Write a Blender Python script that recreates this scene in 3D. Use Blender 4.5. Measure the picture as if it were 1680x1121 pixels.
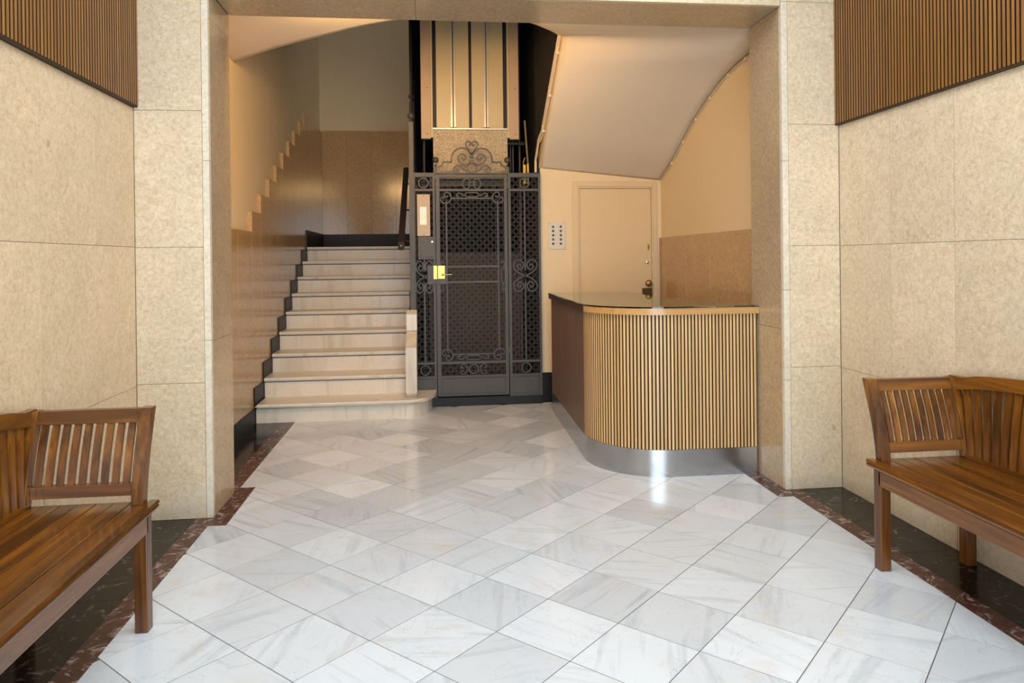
import bpy, bmesh, math, random
from math import pi, sin, cos, radians
from mathutils import Matrix, Vector

random.seed(7)
for o in list(bpy.data.objects):
    bpy.data.objects.remove(o)
SC = bpy.context.scene
COL = SC.collection

# ------------------------------------------------------------------ camera, world, lights, exposure
def hexc(h, k=1.0):
    h = h.lstrip('#')
    v = [int(h[i:i + 2], 16) / 255 for i in (0, 2, 4)]
    return tuple(min(1, (c / 12.92 if c <= .04045 else ((c + .055) / 1.055) ** 2.4) * k) for c in v) + (1,)

YAW, PITCH, ROLL = 0.111527084, -0.0022654543, 0.011486014
w = Vector((sin(YAW) * cos(PITCH), cos(YAW) * cos(PITCH), sin(PITCH)))
r0 = Vector((cos(YAW), -sin(YAW), 0))
d0 = w.cross(r0)
c_, s_ = cos(ROLL), sin(ROLL)
rr = c_ * r0 + s_ * d0
dd = -s_ * r0 + c_ * d0
cam = bpy.data.cameras.new('camera')
cam.sensor_width = 36
cam.lens = 1195.87830 / 1680 * 36
cam.shift_y = -(560.5 - 428.74) / 1680
cam.clip_start = 0.05
camo = bpy.data.objects.new('camera', cam)
COL.objects.link(camo)
M = Matrix.Identity(4)
for i in range(3):
    M[i][0] = rr[i]; M[i][1] = -dd[i]; M[i][2] = -w[i]
M[0][3], M[1][3], M[2][3] = 0, 0, 1.32
camo.matrix_world = M
SC.camera = camo

world = bpy.data.worlds.new('world'); SC.world = world
world.use_nodes = True
bg = world.node_tree.nodes['Background']
bg.inputs[0].default_value = (0.90, 0.96, 1.0, 1)
bg.inputs[1].default_value = 1.0

def area(name, loc, rot, sx, sy, power, color, spread=180):
    l = bpy.data.lights.new(name, 'AREA')
    l.shape = 'RECTANGLE'; l.size = sx; l.size_y = sy; l.energy = power; l.color = color
    l.spread = radians(spread)
    o = bpy.data.objects.new(name, l); COL.objects.link(o)
    o.location = loc; o.rotation_euler = rot
    return o
# daylight falling in through the open street doorway behind the camera
area('daylight_doorway', (0.40, -1.32, 1.45), (pi / 2, 0, 0), 2.2, 2.6, 112, (0.72, 0.86, 1.0))
# soft lamp light from the entrance hall ceiling
area('hall_ceiling_light', (0.40, 2.4, 3.33), (0, 0, 0), 2.6, 2.2, 56, (0.78, 0.89, 1.0))
# faint daylight from the skylight far up the stairwell
area('daylight_skylight', (0.2, 8.4, 6.3), (0, 0, 0), 2.6, 2.6, 8, (0.95, 0.95, 0.95))
LAMP_STRENGTH = 138.0
LAMP_COLOR = (1.0, 0.59, 0.24, 1)

SC.view_settings.view_transform = 'Standard'
SC.view_settings.look = 'None'
SC.view_settings.gamma = 1
SC.view_settings.use_curve_mapping = False
SC.view_settings.exposure = 0.5
SC.cycles.use_denoising = True
SC.cycles.max_bounces = 10
SC.cycles.diffuse_bounces = 6
SC.cycles.sample_clamp_indirect = 8

# ------------------------------------------------------------------ material helpers
class NT:
    def __init__(s, name):
        s.m = bpy.data.materials.new(name); s.m.use_nodes = True
        s.t = s.m.node_tree; s.b = s.t.nodes['Principled BSDF']
    def n(s, kind, **kw):
        x = s.t.nodes.new('ShaderNode' + kind)
        for k, v in kw.items(): setattr(x, k, v)
        return x
    def put(s, sock, v):
        if isinstance(v, bpy.types.NodeSocket): s.t.links.new(v, sock)
        else: sock.default_value = v
    def noise(s, vec, scale, detail=4, rough=.55, dist=0.0):
        x = s.n('TexNoise'); s.put(x.inputs['Vector'], vec)
        x.inputs['Scale'].default_value = scale; x.inputs['Detail'].default_value = detail
        x.inputs['Roughness'].default_value = rough; x.inputs['Distortion'].default_value = dist
        return x.outputs['Fac']
    def ramp(s, fac, stops, interp='LINEAR'):
        x = s.n('ValToRGB'); s.put(x.inputs[0], fac); x.color_ramp.interpolation = interp
        e = x.color_ramp.elements
        while len(e) < len(stops): e.new(.5)
        for q, (p, c) in zip(e, stops): q.position = p; q.color = c if len(c) == 4 else (*c, 1)
        return x.outputs[0]
    def mix(s, fac, a, b, mode='MIX'):
        x = s.n('Mix', data_type='RGBA', blend_type=mode)
        s.put(x.inputs[0], fac); s.put(x.inputs[6], a); s.put(x.inputs[7], b)
        return x.outputs[2]
    def math(s, op, a, b=0.0, c=0.0):
        x = s.n('Math', operation=op); s.put(x.inputs[0], a); s.put(x.inputs[1], b); s.put(x.inputs[2], c)
        return x.outputs[0]
    def vmath(s, op, a, b):
        x = s.n('VectorMath', operation=op); s.put(x.inputs[0], a)
        if op == 'SCALE': s.put(x.inputs[3], b)
        else: s.put(x.inputs[1], b)
        return x.outputs[0]
    def pos(s): return s.n('NewGeometry').outputs['Position']
    def obj(s): return s.n('TexCoord').outputs['Object']
    def rnd(s): return s.n('ObjectInfo').outputs['Random']
    def lin(s, fac, lo, hi):
        x = s.n('MapRange'); s.put(x.inputs[0], fac); x.inputs[3].default_value = lo; x.inputs[4].default_value = hi
        return x.outputs[0]
    def shift(s, vec, k=7.0):
        r = s.rnd(); cmb = s.n('CombineXYZ')
        s.put(cmb.inputs[0], s.math('MULTIPLY', r, k)); s.put(cmb.inputs[1], s.math('MULTIPLY', r, k * 1.7)); s.put(cmb.inputs[2], s.math('MULTIPLY', r, k * 2.3))
        return s.vmath('ADD', vec, cmb.outputs[0])
    def bump(s, h, strength=.2, dist=.002):
        x = s.n('Bump'); s.put(x.inputs['Height'], h); x.inputs['Strength'].default_value = strength; x.inputs['Distance'].default_value = dist
        s.put(s.b.inputs['Normal'], x.outputs[0])
    def bright(s, col, f):
        x = s.n('HueSaturation'); s.put(x.inputs['Color'], col); s.put(x.inputs['Value'], f)
        return x.outputs[0]
    def out(s, col, rough=.5, metal=0.0, coat=0.0, spec=None):
        s.put(s.b.inputs['Base Color'], col); s.put(s.b.inputs['Roughness'], rough); s.put(s.b.inputs['Metallic'], metal)
        s.put(s.b.inputs['Coat Weight'], coat); s.b.inputs['Coat Roughness'].default_value = .12
        if spec is not None: s.b.inputs['Specular IOR Level'].default_value = spec
        return s.m

def plain(name, col, rough=.5, metal=0.0, coat=0.0, vary=.06):
    k = NT(name)
    nz = k.noise(k.pos(), 9, 4)
    c = k.bright(col, k.lin(nz, 1 - vary, 1 + vary))
    return k.out(c, rough, metal, coat)

def limestone(name, base, dark, light, rough, wear=True, bumpy=.12):
    k = NT(name); p = k.shift(k.pos())
    fleck = k.noise(p, 130, 4, .8, .4)
    blot = k.noise(p, 5, 4, .6, .5)
    mid = k.noise(p, 46, 5, .75, .5)
    c = k.ramp(fleck, [(.34, dark), (.47, base), (.54, base), (.66, light)])
    c2 = k.ramp(mid, [(.36, dark), (.48, base), (.62, light)])
    c = k.mix(.5, c, c2)
    c = k.bright(c, k.lin(blot, .86, 1.14))
    c = k.bright(c, k.lin(k.rnd(), .95, 1.05))
    # rare rusty pits and hairline veins of the stone
    spot = k.ramp(k.noise(p, 11, 2, .5), [(.735, (0, 0, 0)), (.78, (1, 1, 1))])
    c = k.mix(k.math('MULTIPLY', spot, .45), c, hexc('#8a6236'))
    vein = k.noise(p, 2.3, 5, .6, 1.5)
    vein = k.ramp(k.math('ABSOLUTE', k.math('SUBTRACT', vein, .5)), [(0, (1, 1, 1)), (.006, (0, 0, 0))])
    c = k.mix(k.math('MULTIPLY', vein, .22), c, hexc('#9a7446'))
    if wear:   # greyish scuffing on the lowest 40 cm
        sep = k.n('SeparateXYZ'); k.put(sep.inputs[0], k.pos())
        low = k.n('MapRange'); k.put(low.inputs[0], sep.outputs[2])
        low.inputs[1].default_value = .55; low.inputs[2].default_value = .05; low.inputs[3].default_value = 0; low.inputs[4].default_value = 1
        scuff = k.ramp(k.noise(k.pos(), 8, 6, .7), [(.42, (0, 0, 0)), (.62, (1, 1, 1))])
        f = k.math('MULTIPLY', k.math('MULTIPLY', low.outputs[0], scuff), .4)
        c = k.mix(f, c, hexc('#d3cabb'))
        dirt = k.n('MapRange'); k.put(dirt.inputs[0], sep.outputs[2])
        dirt.inputs[1].default_value = .09; dirt.inputs[2].default_value = 0; dirt.inputs[3].default_value = 0; dirt.inputs[4].default_value = .55
        c = k.mix(k.math('MULTIPLY', dirt.outputs[0], k.noise(k.pos(), 14, 5, .7)), c, hexc('#5b503f'))
    k.bump(fleck, bumpy, .002)
    return k.out(c, rough)

def marble(name, whites, grey, warm, rough, vary=(.86, 1.04), scale=1.0, warmth=.25):
    k = NT(name)
    p = k.shift(k.pos(), 9)
    rot = k.n('VectorRotate', rotation_type='Z_AXIS'); k.put(rot.inputs['Vector'], p)
    k.put(rot.inputs['Angle'], k.math('MULTIPLY', k.rnd(), 43.0))
    st = k.vmath('MULTIPLY', rot.outputs[0], (.9 * scale, 11.0 * scale, 1.1 * scale))
    v = k.noise(st, 1.3, 6, .62, .35)
    c = k.ramp(v, [(.28, grey), (.45, whites), (.58, whites), (.72, grey)])
    cloud = k.noise(p, 4.5, 4, .6)
    c = k.bright(c, k.lin(cloud, .93, 1.06))
    r2 = k.math('FRACT', k.math('MULTIPLY', k.rnd(), 17.31))
    c = k.bright(c, k.lin(r2, *vary))
    stain = k.ramp(k.noise(p, 3.4, 4, .6, 1.0), [(.56, (0, 0, 0)), (.74, (1, 1, 1))])
    c = k.mix(k.math('MULTIPLY', stain, warmth), c, warm)
    hair = k.math('ABSOLUTE', k.math('SUBTRACT', k.noise(p, 2.6, 5, .6, 2.2), .5))
    hair = k.ramp(hair, [(0, (1, 1, 1)), (.007, (0, 0, 0))])
    c = k.mix(k.math('MULTIPLY', hair, .25), c, hexc('#8f9499'))
    k.bump(k.noise(p, 30, 3), .02, .001)
    rg = k.math('MULTIPLY_ADD', cloud, .14, rough - .07)
    return k.out(c, rg)

def dark_marble(name, base, base2, vein, lo, hi, rough=.12):
    k = NT(name); p = k.shift(k.pos(), 5)
    c = k.ramp(k.noise(p, 14, 5, .65), [(.35, base), (.65, base2)])
    v = k.noise(p, 9, 7, .7, 2.5)
    f = k.ramp(v, [(lo, (0, 0, 0)), (hi, (1, 1, 1))])
    c = k.mix(f, c, vein)
    return k.out(c, rough, spec=.25)

def wood(name, dark, mid, light, axis, rough=.3, coat=.4, grain=1.0, vary=.18):
    k = NT(name); p = k.shift(k.obj(), 11)
    sc = [38.0, 38.0, 38.0]; sc['XYZ'.index(axis)] = 2.2
    st = k.vmath('MULTIPLY', p, tuple(q * grain for q in sc))
    a = k.noise(st, 1.0, 5, .6, .6)
    b_ = k.noise(k.vmath('MULTIPLY', p, tuple(q * .3 * grain for q in sc)), 1.0, 3, .5, 1.0)
    c = k.ramp(a, [(.28, dark), (.5, mid), (.74, light)])
    c = k.mix(.45, c, k.ramp(b_, [(.33, dark), (.5, mid), (.68, light)]))
    c = k.bright(c, k.lin(k.rnd(), 1 - vary, 1 + vary))
    k.bump(a, .05, .001)
    return k.out(c, rough, 0, coat)

MT = {}
MT['stone'] = limestone('limestone_honed', hexc('#d2b996'), hexc('#b89b74'), hexc('#e2cfb3'), .38)
MT['stone_light'] = limestone('limestone_pale', hexc('#d6c1a1'), hexc('#bba17b'), hexc('#e7d9c2'), .42)
MT['stone_polish'] = limestone('limestone_polished', hexc('#b79e7c'), hexc('#998060'), hexc('#cab494'), .17, wear=False, bumpy=.02)
MT['stone_dado'] = limestone('limestone_dado', hexc('#b8966a'), hexc('#9a794d'), hexc('#cbae84'), .15, wear=False, bumpy=.01)
MT['stone_edge'] = limestone('limestone_cut_edge', hexc('#dccfb8'), hexc('#c4b395'), hexc('#eae0cf'), .5)
MT['tile'] = marble('white_marble_tile', hexc('#d8dde3'), hexc('#bdc5cd'), hexc('#cbb692'), .16, (.80, 1.08))
MT['stair'] = marble('cream_marble_stair', hexc('#ddd4c4'), hexc('#c4bbab'), hexc('#c9b088'), .3, (.96, 1.03), .5, .3)
MT['black'] = dark_marble('black_marble', hexc('#0d0a09'), hexc('#191311'), hexc('#77706a'), .56, .74, .14)
MT['black_base'] = dark_marble('black_stone_base', hexc('#111010'), hexc('#191716'), hexc('#302d2a'), .74, .9, .45)
MT['red'] = dark_marble('red_brown_marble', hexc('#40261f'), hexc('#5a342b'), hexc('#b0a099'), .53, .66, .22)
MT['grout'] = plain('grout', hexc('#5b5853'), .8)
MT['joint'] = plain('joint_mortar', hexc('#7d6c52'), .8)
MT['plaster'] = plain('cream_plaster', hexc('#e0cda9'), .75, vary=.02)
MT['soffit'] = plain('pale_soffit_plaster', hexc('#dfd2bd'), .9, vary=.02)
MT['soffit'].node_tree.nodes['Principled BSDF'].inputs['Specular IOR Level'].default_value = .1
MT['conduit_dull'] = plain('dull_brown_tube', hexc('#7d6a50'), .5)
MT['paint'] = plain('cream_paint_gloss', hexc('#d8c096'), .42, vary=.02)
MT['iron'] = plain('painted_grey_iron', hexc('#4b4844'), .5, .1, vary=.2)
MT['iron_dark'] = plain('dark_iron', hexc('#242120'), .55, .2, vary=.2)
MT['wire'] = plain('mesh_wire', hexc('#5a554f'), .5, .2, vary=.1)
MT['shaft'] = plain('near_black_shaft', hexc('#120e0c'), .8, vary=.25)  # mottled near-black colour for the shaft sheets, pit floor and car body
MT['shaft_brown'] = plain('brown_board', hexc('#4b3a25'), .6, vary=.2)
MT['shaft_blue'] = plain('blue_grey_sheet', hexc('#1d2125'), .55, vary=.2)
MT['car_panel'] = plain('cream_enamel_panel', hexc('#cdb98c'), .38, vary=.03)
MT['car_post'] = plain('worn_pinkish_cream_post', hexc('#c0a27e'), .5, vary=.1)
MT['chrome_strip'] = plain('pale_metal_strip', hexc('#d8cdb6'), .3, .3)
MT['brass'] = plain('polished_brass', hexc('#b8984a'), .3, 1.0, vary=.05)
MT['brass_dull'] = plain('dull_brass', hexc('#9a7a3e'), .38, .9, vary=.15)
MT['brass_dark'] = plain('aged_brass_plate', hexc('#54401c'), .35, .7, vary=.15)
MT['chrome'] = plain('chrome', hexc('#e4e4e2'), .12, 1.0, vary=.02)
MT['plate_beige'] = plain('beige_enamel_plate', hexc('#b39d7e'), .4, vary=.03)
MT['plate_white'] = plain('white_enamel', hexc('#eeece6'), .35, vary=.02)
MT['plate_pale'] = plain('pale_enamel', hexc('#d3cab8'), .4, vary=.03)
MT['black_plastic'] = plain('black_button', hexc('#191716'), .3)
MT['yellow'] = plain('yellow_painted_box', hexc('#e0b43e'), .4, vary=.05)
MT['conduit'] = plain('cream_conduit', hexc('#d9c8ab'), .5, vary=.04)
MT['bench_x'] = wood('honey_teak_cross', hexc('#2e1705'), hexc('#66390d'), hexc('#9a611c'), 'X', .3, .3)
MT['bench_y'] = wood('honey_teak_long', hexc('#2e1705'), hexc('#66390d'), hexc('#9a611c'), 'Y', .28, .35)
MT['bench_z'] = wood('honey_teak_upright', hexc('#2e1705'), hexc('#66390d'), hexc('#9a611c'), 'Z', .32, .3)
MT['wall_slat'] = wood('brown_slat_wood', hexc('#6a4012'), hexc('#8a591e'), hexc('#a1712d'), 'Z', .45, .15, vary=.14)
MT['wall_slat_back'] = plain('dark_slat_backing', hexc('#35200f'), .6, vary=.2)
MT['oak'] = wood('pale_oak_slat', hexc('#c4965a'), hexc('#d8ae74'), hexc('#e3c08a'), 'Z', .42, .2, vary=.1)
MT['oak_flank'] = plain('brown_stained_flank', hexc('#5f4430'), .55, vary=.15)
MT['oak_edge'] = wood('pale_oak_edge', hexc('#b5813f'), hexc('#c8985a'), hexc('#d3a86c'), 'X', .38, .3, vary=.05)
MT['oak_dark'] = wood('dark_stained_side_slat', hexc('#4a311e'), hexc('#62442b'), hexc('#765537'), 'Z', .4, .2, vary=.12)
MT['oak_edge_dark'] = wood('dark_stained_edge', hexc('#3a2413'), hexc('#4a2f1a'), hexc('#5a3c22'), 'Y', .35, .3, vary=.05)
MT['oak_back'] = plain('dark_brown_backing', hexc('#321e12'), .6, vary=.2)
MT['rail'] = plain('dark_red_wood_rail', hexc('#1d0d0a'), .65, vary=.2)

k = NT('brushed_steel')
p = k.vmath('MULTIPLY', k.pos(), (3, 3, 220))
nz = k.noise(p, 1, 3)
MT['steel'] = k.out(hexc('#b4b6b8'), k.lin(nz, .16, .28), 1.0)

k = NT('granular_board')
p = k.pos()
c = k.ramp(k.noise(p, 120, 3, .8), [(.34, hexc('#4d3d28')), (.47, hexc('#b8a37e')), (.62, hexc('#e2d4b6'))])
c = k.bright(c, k.lin(k.noise(p, 7, 3), .85, 1.1))
MT['granular'] = k.out(c, .7)

k = NT('counter_glass')
k.b.inputs['Transmission Weight'].default_value = 1.0
k.b.inputs['IOR'].default_value = 1.5
MT['glass'] = k.out(hexc('#cfe3dd'), .03)

k = NT('lamp_glow')
k.b.inputs['Emission Color'].default_value = LAMP_COLOR
k.b.inputs['Emission Strength'].default_value = LAMP_STRENGTH
MT['glow'] = k.out(hexc('#fff2dd'), .5)

# ------------------------------------------------------------------ mesh helpers
def mesh_of(bm, name, mat, smooth=False):
    bmesh.ops.recalc_face_normals(bm, faces=bm.faces)
    me = bpy.data.meshes.new(name); bm.to_mesh(me); bm.free()
    if mat: me.materials.append(MT[mat] if isinstance(mat, str) else mat)
    if smooth:
        for f in me.polygons: f.use_smooth = True
        me.set_sharp_from_angle(angle=radians(38))
    return me

def link(name, me, parent=None, loc=None):
    o = bpy.data.objects.new(name, me); COL.objects.link(o)
    if parent is not None: o.parent = parent
    if loc is not None: o.location = loc
    return o

def part(name, bm, mat, parent=None, smooth=False, loc=None):
    return link(name, mesh_of(bm, name, mat, smooth), parent, loc)

def empty(name, loc, label, cat, group=None, kind=None):
    o = bpy.data.objects.new(name, None); COL.objects.link(o); o.location = loc
    o.empty_display_size = .1
    tag(o, label, cat, group, kind); return o

def tag(o, label=None, cat=None, group=None, kind=None):
    if label: o['label'] = label
    if cat: o['category'] = cat
    if group: o['group'] = group
    if kind: o['kind'] = kind
    return o

def BM(): return bmesh.new()

def box(bm, x0, x1, y0, y1, z0, z1, bev=0.0):
    x0, x1 = min(x0, x1), max(x0, x1); y0, y1 = min(y0, y1), max(y0, y1); z0, z1 = min(z0, z1), max(z0, z1)
    vs = [bm.verts.new(q) for q in ((x0, y0, z0), (x1, y0, z0), (x1, y1, z0), (x0, y1, z0), (x0, y0, z1), (x1, y0, z1), (x1, y1, z1), (x0, y1, z1))]
    fs = [bm.faces.new([vs[i] for i in q]) for q in ((0, 3, 2, 1), (4, 5, 6, 7), (0, 1, 5, 4), (1, 2, 6, 5), (2, 3, 7, 6), (3, 0, 4, 7))]
    if bev:
        es = list({e for f in fs for e in f.edges})
        bmesh.ops.bevel(bm, geom=es, offset=bev, segments=2, affect='EDGES', profile=.6)
    return bm

def bx(x0, x1, y0, y1, z0, z1, bev=0.0): return box(BM(), x0, x1, y0, y1, z0, z1, bev)

def prism(bm, pts, axis, a, b):
    """extrude a 2D polygon: axis 'z' pts=(x,y), 'y' pts=(x,z), 'x' pts=(y,z)"""
    def q(p, t): return {'z': (p[0], p[1], t), 'y': (p[0], t, p[1]), 'x': (t, p[0], p[1])}[axis]
    A = [bm.verts.new(q(p, a)) for p in pts]; B = [bm.verts.new(q(p, b)) for p in pts]
    bm.faces.new(A); bm.faces.new(B[::-1]); n = len(pts)
    for i in range(n): bm.faces.new((A[i], A[(i + 1) % n], B[(i + 1) % n], B[i]))
    return bm

def spline(pts, n=6, closed=False):
    P = [Vector(p) for p in pts]; out = []; m = len(P)
    for i in range(m if closed else m - 1):
        g = lambda j: P[j % m] if closed else P[max(0, min(m - 1, j))]
        a, b, c, d = g(i - 1), g(i), g(i + 1), g(i + 2)
        for t in (q / n for q in range(n)):
            out.append(.5 * ((2 * b) + (c - a) * t + (2 * a - 5 * b + 4 * c - d) * t * t + (3 * b - a - 3 * c + d) * t ** 3))
    if not closed: out.append(P[-1])
    return out

def ribbon(bm, pts, wd, y0, y1, closed=False):
    """flat iron bar following points (x,z) in a plane, width wd, between y0 and y1"""
    P = [Vector((p[0], p[1])) for p in pts]; n = len(P); rings = []
    for i in range(n):
        a = P[i - 1] if (i or closed) else P[i]; b = P[(i + 1) % n] if (i < n - 1 or closed) else P[i]
        t = (b - a); t = t.normalized() if t.length > 1e-9 else Vector((1, 0))
        nn = Vector((-t.y, t.x)) * wd / 2
        l, r = P[i] + nn, P[i] - nn
        rings.append([bm.verts.new(q) for q in ((l.x, y0, l.y), (r.x, y0, r.y), (r.x, y1, r.y), (l.x, y1, l.y))])
    for i in range(n if closed else n - 1):
        A, B = rings[i], rings[(i + 1) % n]
        for j in range(4): bm.faces.new((A[j], A[(j + 1) % 4], B[(j + 1) % 4], B[j]))
    if not closed: bm.faces.new(rings[0]); bm.faces.new(rings[-1][::-1])
    return bm

def circ(cx, cz, r, n=28): return [(cx + r * cos(2 * pi * i / n), cz + r * sin(2 * pi * i / n)) for i in range(n)]

def tube(bm, pts, r, n=8):
    P = [Vector(p) for p in pts]; rings = []
    for i, p in enumerate(P):
        t = (P[min(i + 1, len(P) - 1)] - P[max(i - 1, 0)]).normalized()
        up = Vector((0, 0, 1)) if abs(t.z) < .9 else Vector((1, 0, 0))
        u = t.cross(up).normalized(); v = t.cross(u)
        rings.append([bm.verts.new(p + r * (cos(2 * pi * j / n) * u + sin(2 * pi * j / n) * v)) for j in range(n)])
    for A, B in zip(rings, rings[1:]):
        for j in range(n): bm.faces.new((A[j], A[(j + 1) % n], B[(j + 1) % n], B[j]))
    bm.faces.new(rings[0]); bm.faces.new(rings[-1][::-1])
    return bm

def lathe(bm, c, axis, prof, n=20):
    """prof = [(radius, along)] around axis through c"""
    rings = []
    for r, a in prof:
        ring = []
        for j in range(n):
            u, v = r * cos(2 * pi * j / n), r * sin(2 * pi * j / n)
            q = {'z': (c[0] + u, c[1] + v, c[2] + a), 'y': (c[0] + u, c[1] + a, c[2] + v), 'x': (c[0] + a, c[1] + u, c[2] + v)}[axis]
            ring.append(bm.verts.new(q))
        rings.append(ring)
    for A, B in zip(rings, rings[1:]):
        for j in range(n): bm.faces.new((A[j], A[(j + 1) % n], B[(j + 1) % n], B[j]))
    bm.faces.new(rings[0]); bm.faces.new(rings[-1][::-1])
    return bm

def ball(c, r, n=10):
    return [(max(.0008, r * sin(pi * i / n)), -r * cos(pi * i / n)) for i in range(n + 1)]

# ------------------------------------------------------------------ FLOOR
XL, XR = -1.50, 2.32            # hall walls
PY0, PY1 = 3.92, 4.33           # pier front and back
floor = part('floor', bx(-1.75, 2.6, -1.4, 6.62, -.06, -.0014), 'grout')
tag(floor, 'white marble tile floor laid on the diagonal with dark borders', 'floor', None, 'structure')
TH, TS = 0.781676241, 0.313001775
TO = Vector((-0.447208643, 2.79387701))
ta, tb = Vector((cos(TH), -sin(TH))), Vector((sin(TH), cos(TH)))

def clip(poly, f):
    out = []
    for i in range(len(poly)):
        a, b = poly[i], poly[(i + 1) % len(poly)]
        fa, fb = f(a), f(b)
        if fa >= 0: out.append(a)
        if (fa >= 0) != (fb >= 0): out.append(a + (b - a) * (fa / (fa - fb)))
    return out
TX0, TX1, TY0, TY1 = -1.125, 1.975, 0.75, 6.60
gap = .0018
h = TS / 2 - gap
full = BM()
prism(full, [(-h, -h), (h, -h), (h, h), (-h, h)], 'z', -.02, 0)
full_me = mesh_of(full, 'tile', 'tile')
for i in range(-26, 27):
    for j in range(-26, 27):
        c = TO + TS * ((i + .5) * ta + (j + .5) * tb)
        if not (TX0 - .3 < c.x < TX1 + .3 and TY0 - .3 < c.y < TY1 + .3): continue
        sq = [c + u * h * ta + v * h * tb for u, v in ((-1, -1), (1, -1), (1, 1), (-1, 1))]
        pl = sq
        for f in (lambda q: q.x - TX0, lambda q: TX1 - q.x, lambda q: q.y - TY0, lambda q: TY1 - q.y):
            if len(pl) > 2: pl = clip(pl, f)
        if len(pl) < 3: continue
        ar = abs(sum(pl[q].x * pl[(q + 1) % len(pl)].y - pl[(q + 1) % len(pl)].x * pl[q].y for q in range(len(pl)))) / 2
        if ar < .0015: continue
        # hidden under the staircase or behind the counter's footprint: leave out
        if all(q.y > 6.2 and q.x < -.25 for q in pl): continue
        if all(q.x > 1.12 and q.y > 4.6 for q in pl): continue
        dz = random.uniform(-.0004, .0004)
        if len(pl) == 4 and ar > 4 * h * h * .999:
            o = link('tile', full_me, floor, (c.x, c.y, dz)); o.rotation_euler = (random.uniform(-.0007, .0007), random.uniform(-.0007, .0007), -TH)
        else:
            part('tile', prism(BM(), [tuple(q) for q in pl], 'z', -.02, dz), 'tile', floor)
tag(part('marble_paving', bx(TX0, TX1, -1.4, TY0 - .003, -.02, 0), 'tile', floor))
# plain cream floor behind the counter
part('floor_infill', bx(1.13, 2.15, 4.62, 6.62, -.02, -.001), 'tile', floor)

def strips(x0, x1, y0, y1, mat, z, n, along='y'):
    for q in range(n):
        if along == 'y':
            a, b = y0 + (y1 - y0) * q / n, y0 + (y1 - y0) * (q + 1) / n
            part('border_slab', bx(x0 + .0008, x1 - .0008, a + .0008, b - .0008, -.02, z, .0008), mat, floor)
        else:
            a, b = x0 + (x1 - x0) * q / n, x0 + (x1 - x0) * (q + 1) / n
            part('border_slab', bx(a + .0008, b - .0008, y0 + .0008, y1 - .0008, -.02, z, .0008), mat, floor)
strips(XL, -1.217, -.6, 3.92, 'black', 0, 5)
strips(-1.217, -1.125, -.6, 3.80, 'red', .0006, 5)
strips(-1.217, -1.035, 3.80, 3.92, 'red', .0012, 1)
strips(-1.13, -1.035, 3.92, 4.42, 'red', .0012, 1)
strips(-1.475, -1.225, 4.33, 6.15, 'black', 0, 2)
strips(-1.225, -1.122, 4.42, 6.15, 'red', .0006, 2)
strips(-1.225, -1.13, 4.33, 4.42, 'red', .0006, 1)
strips(2.06, XR, -.6, 3.92, 'black', 0, 5)
strips(1.97, 2.06, -.6, 3.81, 'red', .0006, 5)
strips(1.885, 2.06, 3.81, 3.92, 'red', .0012, 1)
strips(1.885, 1.98, 3.92, 4.33, 'red', .0012, 1)

# ------------------------------------------------------------------ HALL WALLS (stone slabs on a mortar core)
def slab_wall_x(wall, face, dirn, ys, zs, mat, mats=None):
    """slabs on a wall whose face is the plane x=face, room on the dirn side; core lies .03 behind"""
    for a, b in zip(ys, ys[1:]):
        for c, d in zip(zs, zs[1:]):
            j = random.uniform(0, .0009)
            part('stone_slab', bx(face - dirn * .028, face - dirn * (.0012 - j), a + .0016, b - .0016, c + .0010, d - .0010, .0004), mat, wall)

def slab_wall_y(wall, face, dirn, xs, zs, mat):
    for a, b in zip(xs, xs[1:]):
        for c, d in zip(zs, zs[1:]):
            j = random.uniform(0, .0009)
            part('stone_slab', bx(a + .0010, b - .0010, face - dirn * .028, face - dirn * (.0012 - j), c + .0010, d - .0010, .0012), mat, wall)

CEIL = 3.35
wl = part('wall_left', bx(XL - .2, XL - .004, -1.4, PY0, 0, CEIL), 'joint')
tag(wl, 'pale limestone slab wall behind the left bench', 'wall', None, 'structure')
slab_wall_x(wl, XL, 1, [-1.30, -.82, -.34, .14, .62, 1.10, 1.575, 2.055, 2.534, 3.013, 3.492, 3.919], [0, .692, 1.406, 2.118], 'stone')
wr = part('wall_right', bx(XR + .004, XR + .2, -1.4, PY0, 0, CEIL), 'joint')
tag(wr, 'pale limestone slab wall behind the right bench', 'wall', None, 'structure')
slab_wall_x(wr, XR, -1, [-1.09, -.635, -.18, .275, .73, 1.186, 1.64, 2.096, 2.551, 3.006, 3.461, 3.919], [0, .684, 1.378, 2.062], 'stone_light')

def slat_panel(name, face, dirn, y0, y1, z0, z1, pitch, label, cat):
    root = empty(name, (face, (y0 + y1) / 2, z0), label, cat)
    L = root.location
    part('backing', bx(0, dirn * .012, y0 - L.y, y1 - L.y, 0, z1 - z0), 'wall_slat_back', root)
    part('bottom_edge', bx(0, dirn * .022, y0 - L.y, y1 - L.y, -.004, .003), 'wall_slat_back', root)
    wd = pitch * .64
    sm = mesh_of(bx(dirn * .012, dirn * .026, -wd / 2, wd / 2, .003, z1 - z0, .0015), 'slat', 'wall_slat')
    sm.materials.append(MT['wall_slat_back'])
    for f in sm.polygons:
        if abs(f.normal.y) > .6: f.material_index = 1
    n = int((y1 - y0 - .008) / pitch)
    for q in range(n):
        link('slat', sm, root, (0, y1 - L.y - .012 - pitch * q, 0))
slat_panel('slatted_panel', XL, 1, 1.3, 3.919, 2.124, CEIL, .0255, 'brown vertical slat wood panel high on wall above the bench with foot to the left', 'wall panel')
slat_panel('slatted_panel', XR, -1, 1.3, 3.919, 2.066, CEIL, .0235, 'brown vertical slat wood panel with a lighter patch, high on the right wall', 'wall panel')

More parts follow.
